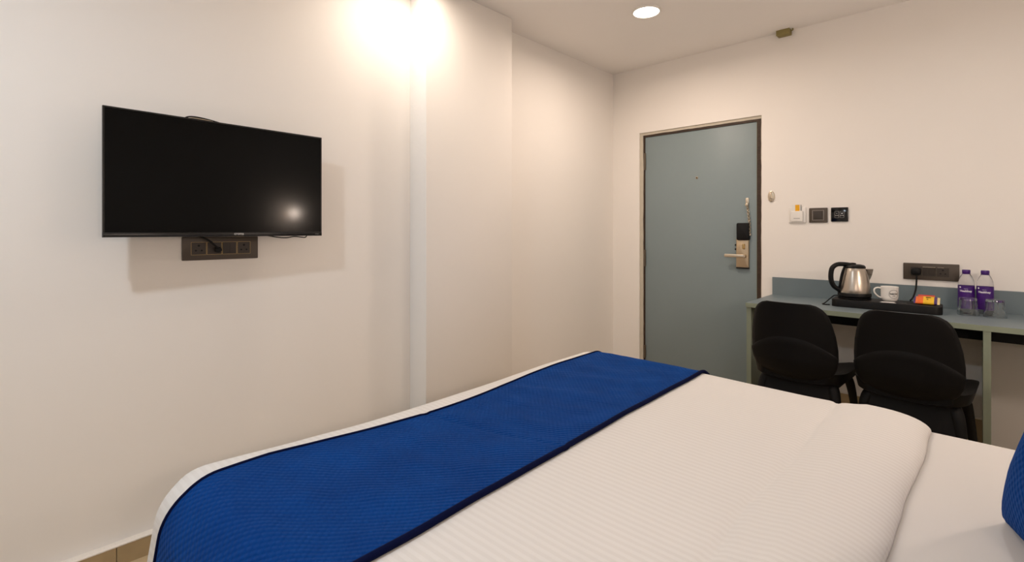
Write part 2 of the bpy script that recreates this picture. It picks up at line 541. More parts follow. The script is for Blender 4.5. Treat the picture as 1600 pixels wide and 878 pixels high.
# ---------------------------------------------------------------- ceiling downlights
def downlight(x, y, watts, col, spread, label):
    t = thing('ceiling_downlight', label, 'ceiling light', (x, y, ZC), 0, 'round ceiling downlights')
    lathe('rim', [(0.074, 0.0), (0.084, 0.0), (0.084, -0.006), (0.080, -0.011), (0.074, -0.010), (0.074, 0.0)], M_white, t, 48)
    lathe('diffuser', [(0, -0.0095), (0.060, -0.0095), (0.0745, -0.008), (0.0745, -0.002), (0, -0.002)], M_lamp, t, 48)
    ld = bpy.data.lights.new('lamp_light', 'AREA')
    ld.shape = 'DISK'; ld.size = 0.14
    ld.energy = watts; ld.color = col; ld.spread = R(spread)
    lo = bpy.data.objects.new('lamp_light', ld)
    COL.objects.link(lo)
    lo.parent = t
    lo.location = (0, 0, -0.014)
    return t
DL = {
    'L1': 'round white recessed downlight glowing on the ceiling before the door',
    'L2': 'round white downlight in the ceiling close to the pillar of the television wall',
    'L4': 'round white downlight in the ceiling between bed and desk',
    'L3': 'round cool-white downlight in the ceiling before the wall opposite the door',
}
for key, x, y, wt, c, sp_ in DOWNLIGHTS:
    downlight(x, y, wt, c, sp_, DL[key])

# small olive box under the ceiling at the door wall
s = thing('junction_box', 'small olive cable box fixed where ceiling meets door wall', 'cable box', (-0.915, YF - 0.028, ZC))
box('box_body', -0.042, 0.036, -0.022, 0.028, -0.036, 0.0, M_olive, s, bevel=0.005)
box('box_lid', -0.044, 0.034, -0.026, -0.021, -0.034, 0.0, M_olive, s, bevel=0.001)
tube('cable_stub', [(0.036, 0.0, -0.012), (0.047, 0.0, -0.012), (0.048, 0.0, 0.0)], 0.004, M_olive, s, 8, 4)

# ---------------------------------------------------------------- television
TVY, TVZ = 0.616, 1.157
tv = thing('television', 'flat black television on the wall above a socket plate', 'television', (-2.0805, TVY, TVZ), R(2.37))
HW, TH = 0.375, 0.431
box('back_housing', -0.030, -0.004, -HW + 0.004, HW - 0.004, 0.004, TH - 0.004, M_bezel, tv, bevel=0.006)
box('rear_box', -0.062, -0.028, -0.26, 0.26, 0.03, 0.30, M_bezel, tv, bevel=0.012)
bm = bmesh.new()
add_box(bm, -0.012, 0.001, -HW, -HW + 0.005, 0, TH)
add_box(bm, -0.012, 0.001, HW - 0.005, HW, 0, TH)
add_box(bm, -0.012, 0.001, -HW + 0.005, HW - 0.005, TH - 0.005, TH)
link_mesh('bezel', bm, M_bezel, tv)
lower = box('lower_bezel', -0.014, 0.004, -HW, HW, 0.0, 0.017, M_bezel, tv, bevel=0.003)
box('screen', -0.006, -0.001, -HW + 0.005, HW - 0.005, 0.017, TH - 0.005, M_screen, tv)
lettering('brand_lettering', 'croma', 0.0135, M_print, lower, lambda u, v: (0.0043, 0.036 + u, 0.0105 + v), bold=0.0003)
box('status_strip', 0.002, 0.006, 0.008, 0.052, -0.0015, 0.0015, M_plate, lower, bevel=0.0005)
lettering('corner_print', 'DISPLAY', 0.0045, M_print, lower, lambda u, v: (0.0043, 0.352 + u, 0.0075 + v))
mount = box('wall_mount', -0.135, -0.060, -0.09, 0.09, 0.11, 0.26, M_black, tv, bevel=0.003)
tube('rear_cable', [(-0.045, -0.14, 0.42), (-0.042, -0.128, 0.440), (-0.04, -0.10, 0.446), (-0.04, -0.05, 0.442), (-0.042, 0.0, 0.432), (-0.048, 0.02, 0.415)], 0.0028, M_black, tv, 8)
tube('rear_cable', [(-0.035, -0.135, 0.42), (-0.032, -0.118, 0.437), (-0.03, -0.09, 0.439), (-0.03, -0.03, 0.433), (-0.035, 0.012, 0.415)], 0.002, M_chrome, tv, 8)
tube('lower_cable', [(-0.04, 0.12, 0.01), (-0.035, 0.19, -0.004), (-0.035, 0.235, -0.008), (-0.035, 0.27, -0.003), (-0.035, 0.30, -0.006), (-0.035, 0.318, -0.007), (-0.035, 0.325, 0.003), (-0.04, 0.32, 0.02)], 0.0022, M_black, tv, 8)

# ---------------------------------------------------------------- socket plates
def pins(parent, fn, cu, cv, k=1.0):
    bm = bmesh.new()
    for du, dv, r in ((0, 0.011, 0.0042), (-0.010, -0.008, 0.0034), (0.010, -0.008, 0.0034)):
        add_prism(bm, [(cu + du * k + a, cv + dv * k + b) for a, b in circ(r * k, 12)], 0.0088, 0.0094, 0, fn)
    return link_mesh('pin_holes', bm, M_hole, parent)

def socket_plate(name, label, loc, fn, width, height, mods, framed):
    """fn maps plate coords (u right, v up, w out of wall)"""
    t = thing(name, label, 'socket', loc)
    pl = prism('plate', rounded_rect(width / 2, height / 2, 0.003, 3), -0.002, 0.008, M_plate, t, 0.0015, fn)
    for kind, cu, wd in mods:
        hw, hh = wd / 2, 0.024
        md = prism('switch_module' if kind == 'switch' else 'socket_module',
                   [(cu - hw, -hh), (cu + hw, -hh), (cu + hw, hh), (cu - hw, hh)], 0.007, 0.0088, M_mod, t, 0, fn)
        bm = bmesh.new()
        e = 0.0011
        for a0, a1, b0, b1 in ((cu - hw - e, cu + hw + e, hh, hh + e), (cu - hw - e, cu + hw + e, -hh - e, -hh),
                               (cu - hw - e, cu - hw, -hh, hh), (cu + hw, cu + hw + e, -hh, hh)):
            add_prism(bm, [(a0, b0), (a1, b0), (a1, b1), (a0, b1)], 0.007, 0.0092, 0, fn)
        link_mesh('trim_line', bm, M_gold if framed else M_plate, md)
        if kind == 'socket':
            pins(md, fn, cu, 0)
        elif kind == 'switch':
            n = 2
            for k in range(n):
                a0 = cu - hw + wd * k / n + 0.0008; a1 = cu - hw + wd * (k + 1) / n - 0.0008
                bm = bmesh.new()
                vs_ = [fn(a0, -hh + 0.001, 0.0098), fn(a1, -hh + 0.001, 0.0098), fn(a1, hh - 0.001, 0.0098), fn(a0, hh - 0.001, 0.0098),
                       fn(a0, -hh + 0.001, 0.0095), fn(a1, -hh + 0.001, 0.0095), fn(a1, hh - 0.001, 0.0128), fn(a0, hh - 0.001, 0.0128)]
                vv = [bm.verts.new(p) for p in vs_]
                for f in ((0, 3, 2, 1), (4, 5, 6, 7), (0, 1, 5, 4), (1, 2, 6, 5), (2, 3, 7, 6), (3, 0, 4, 7)):
                    bm.faces.new([vv[i] for i in f])
                link_mesh('rocker', bm, M_mod, md)
    return t
fnL = lambda u, v, q: (q, u, v)
sp = socket_plate('socket_plate', 'long bronze socket plate with gilt-edged modules under the television', (XL, 0.632, 1.109), fnL, 0.274, 0.092,
                  [('socket', -0.0815, 0.050), ('plugged', -0.0270, 0.050), ('switch', 0.0275, 0.050), ('socket', 0.0815, 0.048)], True)
pg = prism('plug', circ(0.012, 16), 0.008, 0.030, M_black, sp, 0.003, lambda u, v, q: (q, u - 0.017, v - 0.006))
tube('plug_cable', [(0.026, -0.018, -0.004), (0.034, -0.030, 0.010), (0.036, -0.052, 0.030), (0.036, -0.080, 0.046), (0.042, -0.11, 0.056)], 0.004, M_black, sp, 8)
fnF = lambda u, v, q: (u, -q, v)
sp2 = socket_plate('socket_plate', 'long bronze socket plate with a black plug over the desk', (-0.1905, YF, 0.950), fnF, 0.237, 0.092,
                   [('plugged', -0.062, 0.048), ('switch', -0.006, 0.054), ('socket', 0.052, 0.050)], False)
prism('bright_edge', [(-0.033, 0.0245), (0.021, 0.0245), (0.021, 0.0265), (-0.033, 0.0265)], 0.008, 0.0105, M_chrome, sp2, 0, fnF)
prism('bright_edge', [(0.029, 0.0245), (0.056, 0.0245), (0.056, 0.026), (0.029, 0.026)], 0.008, 0.0100, M_chrome, sp2, 0, fnF)

# wall controls beside the door
def plate_thing(name, label, cat, x, z, wd, ht, m, depth=0.009):
    t = thing(name, label, cat, (x, YF, z))
    prism('plate', rounded_rect(wd / 2, ht / 2, 0.004, 3), -0.002, depth, m, t, 0.0025, fnF)
    return t
kc = plate_thing('key_card_switch', 'white key-card switch holding a yellow card beside the door', 'switch', -0.847, 1.279, 0.098, 0.100, M_white)
prism('card_slot_housing', rounded_rect(0.034, 0.034, 0.004, 3), 0.008, 0.020, M_white, kc, 0.004, lambda u, v, q: (u, -q, v - 0.008))
kcd = prism('key_card', rounded_rect(0.027, 0.042, 0.003, 3), 0.010, 0.0125, M_white, kc, 0, lambda u, v, q: (u - 0.004, -q, v + 0.026))
prism('card_print', [(-0.006, -0.036), (0.019, -0.036), (0.019, 0.040), (-0.006, 0.040)], 0.0124, 0.0130, M_yellow, kcd, 0, lambda u, v, q: (u - 0.004, -q, v + 0.026))
box('card_edge', 0.0222, 0.0242, -0.0140, -0.010, 0.012, 0.066, M_frame, kcd)
prism('slot_line', rounded_rect(0.018, 0.003, 0.001, 2), 0.019, 0.0205, M_print, kc, 0, lambda u, v, q: (u, -q, v - 0.022))
bp_ = plate_thing('wall_switch', 'bronze square switch plate between white and black plates', 'switch', -0.730, 1.2755, 0.100, 0.093, M_plate)
r_ = prism('rocker', rounded_rect(0.024, 0.024, 0.001, 2), 0.008, 0.0115, M_mod, bp_, 0.001, fnF)
bm = bmesh.new()
for a0, a1, b0, b1 in ((-0.031, 0.031, 0.030, 0.0312), (-0.031, 0.031, -0.0312, -0.030), (-0.031, -0.0298, -0.03, 0.03), (0.0298, 0.031, -0.03, 0.03)):
    add_prism(bm, [(a0, b0), (a1, b0), (a1, b1), (a0, b1)], 0.008, 0.0096, 0, fnF)
link_mesh('trim_line', bm, M_print, bp_)
tp = plate_thing('touch_panel', 'black glass touch panel with two keys on the door wall', 'switch', -0.6165, 1.278, 0.089, 0.087, mat('black_glass', (8, 7, 7), 0.12, noise_amt=0.02))
for cx in (-0.0135, 0.0135):
    bm = bmesh.new()
    e = 0.0008
    hw, hh = 0.0105, 0.020
    for a0, a1, b0, b1 in ((cx - hw, cx + hw, hh - e, hh), (cx - hw, cx + hw, -hh, -hh + e), (cx - hw, cx - hw + e, -hh, hh), (cx + hw - e, cx + hw, -hh, hh), (cx - hw, cx + hw, -0.0075, -0.0055)):
        add_prism(bm, [(a0, b0), (a1, b0), (a1, b1), (a0, b1)], 0.0085, 0.0094, 0, fnF)
    k = link_mesh('touch_key', bm, M_print, tp)
    prism('key_dot', [(cx + a, 0.006 + b) for a, b in circ(0.0032 if cx > 0 else 0.0024, 12)], 0.0085, 0.0095, M_inkw if cx > 0 else M_print, k, 0, fnF)
# oval keeper of the chain
kp = thing('chain_keeper', 'oval chrome chain keeper on the wall beside the door', 'door chain', (-1.002, YF, 1.407))
oval = [(0.021 * math.cos(2 * math.pi * i / 28), 0.037 * math.sin(2 * math.pi * i / 28)) for i in range(28)]
prism('keeper_plate', oval, -0.001, 0.008, M_chrome, kp, 0.003, fnF)
prism('keeper_slot', rounded_rect(0.005, 0.018, 0.004, 4), 0.006, 0.020, M_chrome, kp, 0.003, lambda u, v, q: (u + 0.002, -q, v + 0.002))
prism('keeper_screw', circ(0.004, 10), 0.007, 0.011, M_brass, kp, 0.001, lambda u, v, q: (u, -q, v + 0.027))
prism('keeper_screw', circ(0.004, 10), 0.007, 0.011, M_brass, kp, 0.001, lambda u, v, q: (u, -q, v - 0.027))

# ---------------------------------------------------------------- desk
DXL, DXR, DYF_, DYB, DT = -0.993, 0.70, 3.045, YF - 0.002, 0.755
dk = thing('desk', 'long blue-grey wall desk with sage edges and black apron', 'desk', (DXL, DYB, 0))
def kbox(name, x0, x1, y0, y1, z0, z1, m, bevel=0.0):
    return box(name, x0 - DXL, x1 - DXL, y0 - DYB, y1 - DYB, z0, z1, m, dk, bevel)
kbox('desktop', DXL, DXR, DYF_ + 0.002, DYB, DT - 0.025, DT, M_desk)
kbox('edge_band', DXL, DXR, DYF_, DYF_ + 0.002, DT - 0.025, DT - 0.0005, M_edge)
kbox('backsplash', DXL + 0.002, DXR, DYB - 0.018, DYB, DT, 0.870, M_desk)
kbox('side_panel', DXL + 0.002, DXL + 0.027, DYF_ + 0.012, DYB - 0.011, 0, DT - 0.025, M_edge)
kbox('side_panel', 0.017, 0.043, DYF_ + 0.003, DYB - 0.011, 0, DT - 0.025, M_edge)
kbox('side_panel', DXR - 0.028, DXR - 0.002, DYF_ + 0.003, DYB - 0.011, 0, DT - 0.025, M_edge)
kbox('apron', DXL + 0.027, 0.017, 3.29, 3.31, 0.648, DT - 0.025, M_black)
kbox('apron', 0.043, DXR - 0.028, 3.29, 3.31, 0.648, DT - 0.025, M_black)

# ---------------------------------------------------------------- chairs
def lerp_tab(tab, x):
    for (x0, v0), (x1, v1) in zip(tab[:-1], tab[1:]):
        if x <= x1:
            t = (x - x0) / (x1 - x0) if x1 > x0 else 0
            t = max(0, min(1, t))
            return v0 + (v1 - v0) * t
    return tab[-1][1]

def shell(name, zs, half, yc, curve, thick, m, parent, nu=20):
    """a curved shell standing up: rows over z, columns across, thickness towards -y"""
    bm = bmesh.new()
    A, B = [], []
    for z in zs:
        ra, rb = [], []
        h = half(z)
        for i in range(nu + 1):
            u = -1 + 2 * i / nu
            x = u * h
            y = yc(z) + curve * (x / 0.19) ** 2
            ra.append(bm.verts.new((x, y, z)))
            th = thick * (0.35 + 0.65 * math.sqrt(max(0, 1 - abs(u) ** 4)))
            rb.append(bm.verts.new((x, y - th, z)))
        A.append(ra); B.append(rb)
    n = len(zs)
    for j in range(n - 1):
        for i in range(nu):
            bm.faces.new((A[j][i], A[j][i + 1], A[j + 1][i + 1], A[j + 1][i]))
            bm.faces.new((B[j][i], B[j + 1][i], B[j + 1][i + 1], B[j][i + 1]))
        for i in (0, nu):
            bm.faces.new((A[j][i], A[j + 1][i], B[j + 1][i], B[j][i]))
    for j in (0, n - 1):
        for i in range(nu):
            bm.faces.new((A[j][i], B[j][i], B[j][i + 1], A[j][i + 1]))
    return link_mesh(name, bm, m, parent, smooth=True, auto=60)

def make_chair(label):
    t = thing('desk_chair', label, 'chair', group='black chairs drawn up to the desk')
    back_tab = [(0.462, 0.085), (0.470, 0.115), (0.485, 0.145), (0.505, 0.166), (0.54, 0.181), (0.58, 0.188), (0.63, 0.188), (0.69, 0.182),
                (0.74, 0.172), (0.775, 0.163), (0.80, 0.152), (0.82, 0.136), (0.832, 0.116), (0.838, 0.094)]
    yc_tab = [(0.45, -0.165), (0.47, -0.195), (0.50, -0.218), (0.55, -0.236), (0.62, -0.245), (0.72, -0.262), (0.84, -0.290)]
    zl = [0.462 + (0.838 - 0.462) * (i / 36) for i in range(37)]
    zl = sorted(set(zl + [0.470, 0.485, 0.832, 0.8355]))
    shell('backrest', zl, lambda z: lerp_tab(back_tab, z), lambda z: lerp_tab(yc_tab, z), 0.045, 0.016, M_chair, t)
    # lower shell that wraps the small of the back, arched upper edge
    bm = bmesh.new()
    nu, nv = 28, 14
    A = []; B = []
    for j in range(nv + 1):
        ra, rb = [], []
        for i in range(nu + 1):
            u = -1 + 2 * i / nu
            ztop = 0.590 + 0.092 * (1 - abs(u) ** 2.3)
            zbot = 0.452 + 0.012 * abs(u)
            z = zbot + (ztop - zbot) * j / nv
            h = lerp_tab(back_tab, max(z, 0.463)) + 0.001
            x = u * h
            y = lerp_tab(yc_tab, z) + 0.045 * (x / 0.19) ** 2 - 0.008
            edge = min(1.0, (nv - j) / 2.0)
            ra.append(bm.verts.new((x, y + 0.004, z)))
            rb.append(bm.verts.new((x, y - 0.004 - 0.010 * edge ** 0.5 * (1 - 0.8 * abs(u) ** 4), z)))
        A.append(ra); B.append(rb)
    for j in range(nv):
        for i in range(nu):
            bm.faces.new((A[j][i], A[j][i + 1], A[j + 1][i + 1], A[j + 1][i]))
            bm.faces.new((B[j][i], B[j + 1][i], B[j + 1][i + 1], B[j][i + 1]))
        for i in (0, nu):
            bm.faces.new((A[j][i], A[j + 1][i], B[j + 1][i], B[j][i]))
    for j in (0, nv):
        for i in range(nu):
            bm.faces.new((A[j][i], B[j][i], B[j][i + 1], A[j][i + 1]))
    link_mesh('lumbar_shell', bm, M_chair, t, smooth=True, auto=60)
    # seat: dished slab with raised rounded sides
    bm = bmesh.new()
    nx, ny = 24, 20
    top, bot = [], []
    for j in range(ny + 1):
        v = -1 + 2 * j / ny
        y = 0.01 + 0.215 * v
        hw = 0.208 * (1 - 0.10 * max(0, v) ** 3 - 0.30 * max(0, -v) ** 5)
        rt, rb = [], []
        for i in range(nx + 1):
            u = -1 + 2 * i / nx
            rim = max(abs(u) ** 6, abs(v) ** 8)
            zt = 0.488 + 0.045 * abs(u) ** 2.2 - 0.020 * max(0, v) ** 3 - 0.022 * rim
            zb = 0.440 + 0.010 * abs(u) ** 3 + 0.012 * rim
            rt.append(bm.verts.new((u * hw, y, zt)))
            rb.append(bm.verts.new((u * hw * 0.945, y, zb)))
        top.append(rt); bot.append(rb)
    for j in range(ny):
        for i in range(nx):
            bm.faces.new((top[j][i], top[j][i + 1], top[j + 1][i + 1], top[j + 1][i]))
            bm.faces.new((bot[j][i], bot[j + 1][i], bot[j + 1][i + 1], bot[j][i + 1]))
        for i in (0, nx):
            bm.faces.new((top[j][i], top[j + 1][i], bot[j + 1][i], bot[j][i]))
    for j in (0, ny):
        for i in range(nx):
            bm.faces.new((top[j][i], bot[j][i], bot[j][i + 1], top[j][i + 1]))
    link_mesh('seat', bm, M_chair, t, smooth=True, auto=50)
    # leg frame
    bm = bmesh.new()
    add_box(bm, -0.15, 0.15, -0.14, 0.15, 0.405, 0.448, 0.008)
    link_mesh('seat_frame', bm, M_chairleg, t, smooth=True, auto=40)
    bm = bmesh.new()
    rows = []
    for z, h, y in ((0.448, 0.150, -0.150), (0.40, 0.152, -0.158), (0.33, 0.156, -0.170), (0.24, 0.160, -0.184)):
        rows.append([bm.verts.new(p) for p in ((-h, y, z), (h, y, z), (h, y + 0.018, z), (-h, y + 0.018, z))])
    for a, b in zip(rows[:-1], rows[1:]):
        for i in range(4):
            bm.faces.new((a[i], a[(i + 1) % 4], b[(i + 1) % 4], b[i]))
    bm.faces.new(rows[0]); bm.faces.new(list(reversed(rows[-1])))
    link_mesh('rear_web', bm, M_chairleg, t)
    for sx in (-1, 1):
        for sy in (-1, 1):
            bm = bmesh.new()
            pts = [(0.138 * sx, 0.120 * sy, 0.446), (0.160 * sx, 0.142 * sy, 0.40), (0.178 * sx, 0.165 * sy, 0.25), (0.200 * sx, 0.195 * sy, 0.0)]
            pp = smooth_path(pts, 5)
            n = len(pp)
            rad = [0.030 - 0.016 * (i / (n - 1)) for i in range(n)]
            add_tube(bm, pp, rad, 10, (1.0, 0.8))
            for v in bm.verts:
                v.co.z = max(0, v.co.z)
            link_mesh('leg', bm, M_chairleg, t, smooth=True, auto=50)
    return t

def dup(root, loc, rotz, label):
    r = root.copy(); COL.objects.link(r); r.location = loc; r.rotation_euler = (0, 0, rotz); r['label'] = label
    for c0 in list(root.children):
        c = c0.copy(); COL.objects.link(c); c.parent = r
        for g0 in c0.children:
            g = g0.copy(); COL.objects.link(g); g.parent = c
    return r
chair_a = make_chair('black moulded chair at the desk end beside the door')
chair_a.location = (-0.640, 2.870, 0); chair_a.rotation_euler = (0, 0, R(-3))
chair_b = dup(chair_a, (-0.208, 2.890, 0), R(-4), 'black moulded chair at the desk in front of the tea tray')

# ---------------------------------------------------------------- tea tray and what stands on it
TZ = DT
tray_t = thing('tea_tray', 'black rounded tea tray on the desk under a kettle', 'tray', (-0.366, 3.328, TZ), R(1.5))
bm = bmesh.new()
add_prism(bm, rounded_rect(0.236, 0.088, 0.035, 8), 0.0, 0.042, 0.004)
link_mesh('tray_body', bm, M_black, tray_t, smooth=True, auto=35)
prism('tray_slot', rounded_rect(0.022, 0.016, 0.003), 0.0415, 0.0426, M_hole, tray_t, 0, lambda u, v, q: (u + 0.115, v - 0.020, q))
TT = TZ + 0.042

kt = thing('electric_kettle', 'brushed steel electric kettle with black handle on the tray', 'kettle', (-0.505, 3.338, TT), R(33))
lathe('power_base', [(0, 0), (0.072, 0), (0.078, 0.003), (0.078, 0.008), (0.072, 0.011), (0, 0.011)], M_black, kt)
lathe('base_ring', [(0, 0.0115), (0.074, 0.0115), (0.079, 0.015), (0.0795, 0.030), (0.077, 0.034), (0, 0.034)], M_black, kt)
body = lathe('kettle_body', [(0.0, 0.032), (0.0765, 0.032), (0.0775, 0.036), (0.0755, 0.055), (0.071, 0.090), (0.064, 0.125), (0.057, 0.155), (0.0515, 0.173), (0.050, 0.175), (0, 0.175)], M_steel, kt, 56)
# spout: wedge pressed out of the body
bm = bmesh.new()
sv = [(0.046, -0.034, 0.168), (0.046, 0.034, 0.168), (0.096, 0.0, 0.166), (0.058, -0.026, 0.132), (0.058, 0.026, 0.132), (0.089, 0.0, 0.132), (0.070, 0.0, 0.086)]
vv = [bm.verts.new(p) for p in sv]
for f in ((0, 2, 1), (0, 3, 5, 2), (1, 2, 5, 4), (3, 6, 5), (4, 5, 6), (0, 1, 4, 3), (3, 4, 6)):
    bm.faces.new([vv[i] for i in f])
link_mesh('spout', bm, M_steel, kt)
lathe('lid', [(0.0, 0.170), (0.052, 0.170), (0.053, 0.178), (0.047, 0.187), (0.030, 0.192), (0, 0.193)], M_black, kt)
tube('handle', [(-0.020, 0, 0.188), (-0.055, 0, 0.192), (-0.088, 0, 0.190), (-0.112, 0, 0.172), (-0.120, 0, 0.140), (-0.119, 0, 0.100), (-0.106, 0, 0.068), (-0.086, 0, 0.052), (-0.072, 0, 0.040)],
     0.0130, M_black, kt, 12, 6, (1.15, 0.95))
tube('handle_strap', [(-0.050, 0, 0.176), (-0.060, 0, 0.150), (-0.068, 0, 0.115), (-0.074, 0, 0.075), (-0.078, 0, 0.036)], 0.008, M_black, kt, 10, 5, (1.4, 0.6))
tube('lid_button', [(-0.028, 0, 0.191), (-0.012, 0, 0.1955), (0.006, 0, 0.1935)], 0.006, M_black, kt, 10, 4)
# kettle lead looping beside the tray
tag(tube('kettle_lead', [(-0.572, 3.385, TT + 0.0035), (-0.606, 3.380, TT + 0.004), (-0.622, 3.36, TT - 0.010), (-0.640, 3.30, TT - 0.034), (-0.648, 3.275, TZ + 0.0035), (-0.632, 3.262, TZ + 0.0035), (-0.610, 3.266, TZ + 0.0035)],
         0.0032, M_black, None, 8), 'thin black lead looping off the kettle end of the tea tray', 'cable')
# plug and cord from socket to tray
pl = thing('power_plug', 'black power plug and cord hanging from desk socket plate', 'plug', (-0.252, YF - 0.0088, 0.950))
prism('plug_body', rounded_rect(0.022, 0.019, 0.010, 6), 0.0, 0.030, M_black, pl, 0.008, fnF)
tube('cord', [(0.0, -0.016, -0.012), (0.003, -0.020, -0.030), (0.003, -0.022, -0.060), (0.001, -0.040, -0.100), (-0.006, -0.085, -0.135), (-0.014, -0.140, -0.151)], 0.0042, M_black, pl, 10)

mug = thing('mug', 'white ceramic mug with round black logo on the tray', 'mug', (-0.345, 3.318, TT))
lathe('mug_body', [(0, 0.0), (0.024, 0.0), (0.026, 0.002), (0.0335, 0.008), (0.0375, 0.018), (0.039, 0.032), (0.0395, 0.075), (0.0400, 0.080), (0.0390, 0.081), (0.0370, 0.079), (0.0365, 0.030), (0.034, 0.014), (0.025, 0.006), (0, 0.005)], M_ceramic, mug, 48)
ha = R(196)     # handle direction
hx, hy = math.cos(ha), math.sin(ha)
tube('mug_handle', [(hx * r, hy * r, z) for r, z in ((0.036, 0.070), (0.050, 0.073), (0.063, 0.068), (0.068, 0.056), (0.064, 0.042), (0.053, 0.028), (0.040, 0.020), (0.035, 0.018))], 0.0052, M_ceramic, mug, 10, 6, (1.2, 0.8))
la = R(-56)     # logo faces the viewer's right
def on_mug(u, v):
    a = la + u / 0.0398
    return (0.0399 * math.cos(a), 0.0399 * math.sin(a), 0.044 + v)
bm = bmesh.new()
n = 40
r0, r1 = 0.0215, 0.0228
ri = [bm.verts.new(on_mug(r0 * math.cos(2 * math.pi * i / n), r0 * math.sin(2 * math.pi * i / n))) for i in range(n)]
ro = [bm.verts.new(on_mug(r1 * math.cos(2 * math.pi * i / n), r1 * math.sin(2 * math.pi * i / n))) for i in range(n)]
for i in range(n):
    j = (i + 1) % n
    bm.faces.new((ri[i], ri[j], ro[j], ro[i]))
link_mesh('logo_ring', bm, M_ink, mug)
lettering('logo_lettering', 'beanies', 0.0125, M_ink, mug, lambda u, v: on_mug(u, v + 0.002), bold=0.0004, split=2)
lettering('logo_lettering', 'coffee', 0.0065, M_ink, mug, lambda u, v: on_mug(u, v - 0.009), bold=0.0001, split=2)

st = thing('sugar_sachet', 'slim white paper sachet lying before the mug', 'sachet', (-0.346, 3.262, TT + 0.0002), R(2))
prism('sachet_body', rounded_rect(0.029, 0.008, 0.002, 3), 0, 0.003, M_white, st, 0.0012)
box('crimped_end', -0.034, -0.028, -0.0075, 0.0075, 0, 0.0012, M_print, st)
box('crimped_end', 0.028, 0.034, -0.0075, 0.0075, 0, 0.0012, M_print, st)

# biscuit packet: puffed wrapper with crimped ends, lying tilted
pk = thing('snack_packet', 'orange and yellow snack packet on the tray end nearest the bottles', 'snack', (-0.190, 3.318, TT), R(0))
tilt = Matrix.Rotation(R(30), 4, 'X')
def pillow_piece(name, x0, x1, m, parent, nx=8, ny=10, hw=0.030, hh=0.011):
    bm = bmesh.new()
    T_, B_ = [], []
    for i in range(nx + 1):
        x = x0 + (x1 - x0) * i / nx
        e = max(0.0, 1 - (abs(x) / 0.047) ** 4) ** 0.5
        rt, rb = [], []
        for j in range(ny + 1):
            v = -1 + 2 * j / ny
            h = hh * e * max(0, 1 - v ** 4) ** 0.5
            wob = 0.0015 * noise.noise((x * 90, v * 3, 2.0))
            for lst, sgn in ((rt, 1), (rb, -1)):
                p = tilt @ Vector((x, v * hw, sgn * (h + 0.0006) + wob))
                lst.append(bm.verts.new((p.x, p.y, p.z + 0.0205)))
        T_.append(rt); B_.append(rb)
    for i in range(nx):
        for j in range(ny):
            bm.faces.new((T_[i][j], T_[i + 1][j], T_[i + 1][j + 1], T_[i][j + 1]))
            bm.faces.new((B_[i][j], B_[i][j + 1], B_[i + 1][j + 1], B_[i + 1][j]))
        for j in (0, ny):
            bm.faces.new((T_[i][j], B_[i][j], B_[i + 1][j], T_[i + 1][j]))
    for i in (0, nx):
        for j in range(ny):
            bm.faces.new((T_[i][j], T_[i][j + 1], B_[i][j + 1], B_[i][j]))
    return link_mesh(name, bm, m, parent, smooth=True, auto=60)
pillow_piece('wrapper_orange', -0.046, -0.015, M_orange, pk)
pillow_piece('wrapper_yellow', -0.015, 0.028, M_yel2, pk)
pillow_piece('wrapper_violet', 0.028, 0.040, M_viol, pk, 4)
pillow_piece('crimped_end', 0.040, 0.050, M_cream, pk, 3)
pillow_piece('crimped_end', -0.053, -0.046, M_viol, pk, 3)
def on_packet(u, v):
    p = tilt @ Vector((u, v * 1.0, 0.0118 + 0.0008))
    return (p.x, p.y, p.z + 0.0205)
bm = bmesh.new()
add_prism(bm, [(a, b) for a, b in circ(0.0035, 10)], 0, 0.0006, 0, lambda u, v, q: on_packet(u + 0.002, v - 0.006))
bm2 = bm
bmesh.ops.remove_doubles(bm2, verts=bm2.verts, dist=1e-7)
link_mesh('printed_mark', bm2, M_frame, pk)
bm = bmesh.new()
add_prism(bm, rounded_rect(0.010, 0.004, 0.002, 3), 0, 0.0006, 0, lambda u, v, q: on_packet(u + 0.005, v + 0.010))
bmesh.ops.remove_doubles(bm, verts=bm.verts, dist=1e-7)
link_mesh('printed_mark', bm, M_frame, pk)
# red leaflet standing behind the packet
rb_ = tag(prism('tea_sachet', rounded_rect(0.034, 0.025, 0.002, 3), 0, 0.003, M_red, None, 0.001,
      lambda u, v, q: (-0.196 + u, 3.362 + 0.7 * q + 0.60 * v, TT + 0.0225 + 0.80 * v + 0.3 * q)),
    'flat red sachet tilted up behind the orange and yellow packet', 'sachet')

